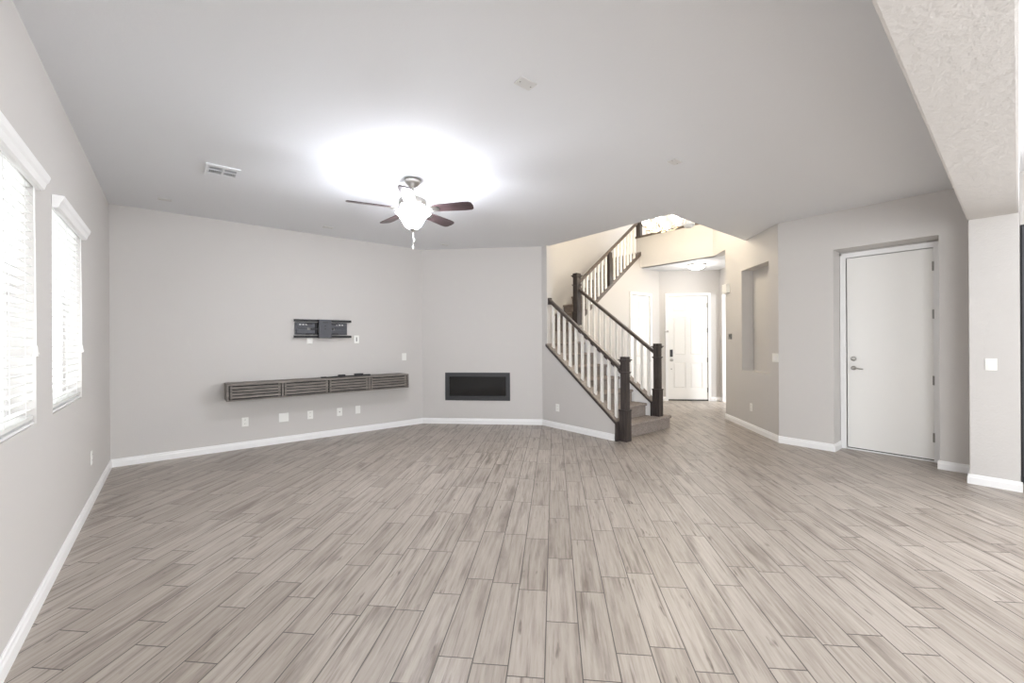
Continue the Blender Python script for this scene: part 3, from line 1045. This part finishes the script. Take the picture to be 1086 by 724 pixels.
th = plate_root('thermostat', (7.095, 2.995, 1.391), nd_, 'small grey thermostat on the angled wall left of the niche', 'thermostat', None)
MB().box(-0.045, 0.045, 0.0005, 0.022, -0.045, 0.045).build('housing', M['cover_dark'], th, bevel=0.004)
MB().box(-0.030, 0.005, 0.0222, 0.0232, -0.012, 0.028).build('display', M['dark'], th)
MB().box(0.012, 0.040, 0.0222, 0.0236, -0.035, 0.035).build('button_strip', M['hinge'], th)
dc = plate_root('door_chime', (7.175, 3.075, 2.190), nd_, 'white door chime box high on the corner of the angled wall', 'door chime', None)
MB().box(-0.090, 0.090, 0.0005, 0.050, -0.075, 0.075).build('chime_box', M['white'], dc, bevel=0.008)
MB().box(-0.092, 0.092, 0.0505, 0.056, -0.055, 0.077).build('chime_cover', M['white'], dc, bevel=0.004)

# niche sill with lighter ledge is the wall itself

# ------------------------------------------------------------------ ceiling fittings
vt = empty('ceiling_vent', (0.33, 4.40, CH), label='white two-section air vent on the ceiling above the left windows', cat='air vent')
vt.rotation_euler = (0, 0, 0)
V0 = Matrix.Rotation(math.radians(-2), 4, 'Z')
b = MB()
b.box(-0.155, 0.155, -0.125, -0.075, -0.012, -0.0005)
b.box(-0.155, 0.155, 0.075, 0.125, -0.012, -0.0005)
b.box(-0.155, -0.125, -0.075, 0.075, -0.012, -0.0005)
b.box(0.125, 0.155, -0.075, 0.075, -0.012, -0.0005)
b.box(-0.010, 0.010, -0.075, 0.075, -0.012, -0.0005)
b.build('vent_frame', M['ceil'], vt, bevel=0.002)
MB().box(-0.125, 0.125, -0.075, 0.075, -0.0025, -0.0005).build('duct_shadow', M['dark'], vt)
b = MB()
for sx in (-0.125, 0.010):
    b.box(sx, sx + 0.115, 0.010, 0.016, -0.011, -0.003)
    for i in range(7):
        x = sx + 0.008 + i * 0.0165
        b._add([(x, -0.07, -0.011), (x + 0.002, -0.07, -0.011), (x + 0.009, -0.07, -0.003), (x + 0.007, -0.07, -0.003),
                (x, 0.01, -0.011), (x + 0.002, 0.01, -0.011), (x + 0.009, 0.01, -0.003), (x + 0.007, 0.01, -0.003)],
               [(0, 1, 2, 3), (7, 6, 5, 4), (0, 4, 5, 1), (1, 5, 6, 2), (2, 6, 7, 3), (3, 7, 4, 0)])
    for j in range(3):
        y = 0.022 + j * 0.018
        b._add([(sx, y, -0.003), (sx + 0.115, y, -0.003), (sx + 0.115, y + 0.009, -0.011), (sx, y + 0.009, -0.011),
                (sx, y + 0.002, -0.0025), (sx + 0.115, y + 0.002, -0.0025), (sx + 0.115, y + 0.011, -0.0105), (sx, y + 0.011, -0.0105)],
               [(0, 1, 2, 3), (7, 6, 5, 4), (0, 4, 5, 1), (1, 5, 6, 2), (2, 6, 7, 3), (3, 7, 4, 0)])
b.build('louvres', M['ceil'], vt)
vt.location = (0.33, 4.408, CH)
vt.rotation_euler = (0, 0, math.radians(180))
vt.scale = (0.78, 1.08, 1)

for i, (x, y, lab) in enumerate(((1.594, 1.815, 'small rectangular cover plate on the ceiling nearest the camera at mid-frame'),
                                 (3.270, 1.825, 'small rectangular cover plate on the ceiling right of the fan toward the niche'),
                                 (-0.074, 5.641, 'thin ceiling cover plate near the left corner of the back wall'),
                                 (1.559, 5.701, 'thin ceiling cover plate above the television bracket'),
                                 (3.254, 5.618, 'thin ceiling cover plate before the fireplace wall corner'))):
    r = empty('ceiling_cover', (x, y, CH), 0, lab, 'ceiling plate', 'small plates on the ceiling')
    MB().box(-0.058, 0.058, -0.037, 0.037, -0.009, -0.0005).build('cover_plate', M['cover'], r, bevel=0.004)
    b = MB()
    for sx in (-0.04, 0.04):
        b.lathe([(0.004, -0.0105), (0.004, -0.009)], (sx, 0, 0), 8)
    b.build('screw', M['hinge'], r)

sm = empty('smoke_detector', (5.185, 2.70, CH), 0, 'round white smoke detector on the ceiling edge before the foyer', 'smoke detector')
MB().lathe([(0.070, -0.0005), (0.070, -0.012), (0.062, -0.014)], (0, 0, 0), 28).build('mounting_base', M['white'], sm, smooth=True)
MB().lathe([(0.060, -0.014), (0.062, -0.026), (0.050, -0.040), (0.020, -0.044)], (0, 0, 0), 28).build('detector_body', M['white'], sm, smooth=True)

# entry flush light
fl = empty('flush_ceiling_light', (8.20, 4.12, 2.87), 0, 'lit round flush ceiling light over the entry by the front door', 'ceiling light')
MB().lathe([(0.175, -0.0005), (0.175, -0.022), (0.160, -0.030)], (0, 0, 0), 32).build('rim', M['nickel'], fl, smooth=True)
MB().lathe([(0.158, -0.031), (0.148, -0.060), (0.115, -0.085), (0.06, -0.100), (0.01, -0.104)], (0, 0, 0), 32).build('glass_dome', M['dome'], fl, smooth=True)
MB().lathe([(0.012, -0.104), (0.012, -0.112), (0.004, -0.122)], (0, 0, 0), 12).build('finial', M['nickel'], fl, smooth=True)
light('entry_lamp', 'POINT', (8.20, 4.12, 2.66), 2.4, (1.0, 0.97, 0.92), 0.08)

# ------------------------------------------------------------------ ceiling fan
FX, FY = 1.722, 3.56
fan = empty('ceiling_fan', (FX, FY, CH), 0, 'five-blade ceiling fan with dark blades and lit glass bowl', 'ceiling fan')
MB().lathe([(0.070, -0.0005), (0.072, -0.020), (0.066, -0.034), (0.050, -0.050), (0.034, -0.066), (0.020, -0.074)], (0, 0, 0), 28).build('canopy', M['nickel'], fan, smooth=True)
MB().lathe([(0.0125, -0.07), (0.0125, -0.17)], (0, 0, 0), 14).build('downrod', M['nickel'], fan, smooth=True)
MB().lathe([(0.018, -0.150), (0.030, -0.160), (0.055, -0.168), (0.105, -0.176), (0.125, -0.190), (0.127, -0.225), (0.118, -0.245), (0.085, -0.258), (0.060, -0.262)], (0, 0, 0), 32).build('motor_housing', M['nickel'], fan, smooth=True)
MB().lathe([(0.060, -0.262), (0.055, -0.285), (0.062, -0.300), (0.055, -0.318)], (0, 0, 0), 24).build('switch_housing', M['nickel'], fan, smooth=True)
ZB = -0.278


def blade_mesh():
    b = MB()
    b.T = Matrix.Translation((0, 0, ZB)) @ Matrix.Rotation(math.radians(-13), 4, 'X')
    pts = [(0.205, -0.048), (0.24, -0.054), (0.50, -0.066), (0.555, -0.062), (0.575, -0.045), (0.582, 0.0), (0.575, 0.045), (0.555, 0.062), (0.50, 0.066), (0.24, 0.054), (0.205, 0.048)]
    b.prism(pts, -0.004, 0.004)
    return b


def iron_mesh():
    b = MB()
    b.T = Matrix.Translation((0, 0, ZB)) @ Matrix.Rotation(math.radians(-13), 4, 'X')
    b.prism([(0.195, -0.045), (0.245, -0.030), (0.262, 0.0), (0.245, 0.030), (0.195, 0.045), (0.185, 0.018), (0.185, -0.018)], -0.010, -0.0045)
    b.tube([(0.085, 0, 0.018), (0.115, 0, -0.006), (0.150, 0, -0.012), (0.200, 0, -0.008)], 0.010, 8)
    for s in (-1, 1):
        b.tube([(0.110, 0, -0.004), (0.150, s * 0.035, -0.010), (0.200, s * 0.034, -0.008)], 0.0065, 8)
    return b


b0 = blade_mesh().build('blade', M['blade'], fan)
i0_ = iron_mesh().build('blade_iron', M['nickel'], b0, smooth=True)
for kx in range(5):
    a = math.radians(-50 + 72 * kx)
    o = b0 if kx == 0 else copy_tree(b0, fan)
    o.rotation_euler = (0, 0, a)
bw = MB()
prof = [(0.155, -0.312), (0.150, -0.318), (0.135, -0.330), (0.116, -0.352), (0.101, -0.378), (0.088, -0.405), (0.072, -0.430), (0.048, -0.450), (0.020, -0.458)]
rings = [[bw.bm.verts.new((r * math.cos(2 * PI * i / 40), r * math.sin(2 * PI * i / 40), z)) for i in range(40)] for r, z in prof]
for r0, r1 in zip(rings, rings[1:]):
    for i in range(40):
        bw.bm.faces.new((r0[i], r0[(i + 1) % 40], r1[(i + 1) % 40], r1[i]))
bw.bm.faces.new(rings[-1])
bw.build('glass_bowl', M['bowl'], fan, smooth=True)
MB().lathe([(0.028, -0.452), (0.030, -0.462), (0.018, -0.472), (0.008, -0.482), (0.004, -0.490)], (0, 0, 0), 16).build('finial', M['nickel'], fan, smooth=True)
for dx, dy, zz in ((0.012, 0.004, -0.575), (-0.004, -0.010, -0.650)):
    b = MB()
    b.tube([(dx * 0.5, dy * 0.5, -0.480), (dx, dy, zz + 0.03)], 0.0022, 6)
    c = b.build('pull_chain', M['chain'], fan)
    MB().lathe([(0.003, 0.034), (0.007, 0.028), (0.009, 0.010), (0.006, 0.0)], (dx, dy, zz), 12).build('pull_fob', M['white'], c, smooth=True)
for kx in range(3):
    a = math.radians(70 + 120 * kx)
    light('fan_lamp', 'POINT', (FX + 0.075 * math.cos(a), FY + 0.075 * math.sin(a), CH - 0.335), 6, (0.86, 0.89, 1.0), 0.03)

# ------------------------------------------------------------------ foyer chandelier
CHX, CHY = 6.28, 3.74
ch = empty('foyer_chandelier', (CHX, CHY, 3.2), 0, 'lit bronze chandelier with glass shades hanging in the foyer above the stairs', 'chandelier')
b = MB().lathe([(0.010, -0.075), (0.018, -0.055), (0.030, -0.03), (0.018, 0.0), (0.014, 0.06), (0.030, 0.10), (0.034, 0.14), (0.016, 0.18), (0.012, 0.42), (0.03, 0.46), (0.008, 0.50)], (0, 0, 0), 18)
b.build('centre_column', M['bronze'], ch, smooth=True)
MB().tube([(0, 0, 0.5), (0, 0, 2.395)], 0.008, 8).build('chain', M['bronze'], ch)
MB().lathe([(0.07, 2.398), (0.07, 2.38), (0.02, 2.35)], (0, 0, 0), 20).build('canopy', M['bronze'], ch)
for kx in range(6):
    a = 2 * PI * kx / 6 + 0.35
    ca, sa = math.cos(a), math.sin(a)
    b = MB()
    b.tube([(0.02 * ca, 0.02 * sa, 0.0), (0.10 * ca, 0.10 * sa, -0.045), (0.20 * ca, 0.20 * sa, -0.030), (0.27 * ca, 0.27 * sa, 0.02)], 0.009, 8)
    b.lathe([(0.008, 0.015), (0.035, 0.022), (0.038, 0.030), (0.014, 0.036)], (0.27 * ca, 0.27 * sa, 0), 14)
    arm = b.build('arm', M['bronze'], ch, smooth=True)
    MB().lathe([(0.020, 0.037), (0.038, 0.050), (0.050, 0.080), (0.055, 0.115), (0.066, 0.140), (0.064, 0.141), (0.048, 0.112), (0.030, 0.06)], (0.27 * ca, 0.27 * sa, 0), 18).build('glass_shade', M['shade'], arm, smooth=True)
light('chandelier_glow', 'POINT', (CHX, CHY, 3.52), 18, (1.0, 0.87, 0.66), 0.12)
light('chandelier_glow_low', 'POINT', (CHX + 0.05, CHY, 3.02), 5, (1.0, 0.86, 0.66), 0.12)

# ------------------------------------------------------------------ kitchen edge at the right margin
tc = empty('tall_cabinet', (6.3, -0.5, 0), 0, 'dark tall cabinet just visible beyond the pier at the right frame edge', 'cabinet')
b = MB()
b.box(5.96, 6.60, -0.95, -0.012, 0.06, 2.36)
b.box(6.02, 6.60, -0.95, -0.012, 0.0, 0.06)
local(b.build('carcass', plain('charcoal_cabinet', (48, 49, 52), 0.35)), tc)
local(MB().box(5.938, 5.959, -0.94, -0.022, 0.08, 2.34).build('cabinet_door', plain('charcoal_cabinet_front', (70, 71, 76), 0.3), bevel=0.003), tc)
local(MB().tube([(5.915, -0.10, 0.8), (5.915, -0.10, 1.5)], 0.008, 8).build('handle', M['nickel']), tc)
struct(MB().box(5.96, 7.2, -1.0, -0.012, 2.362, CH).build('wall_soffit', M['wall']))
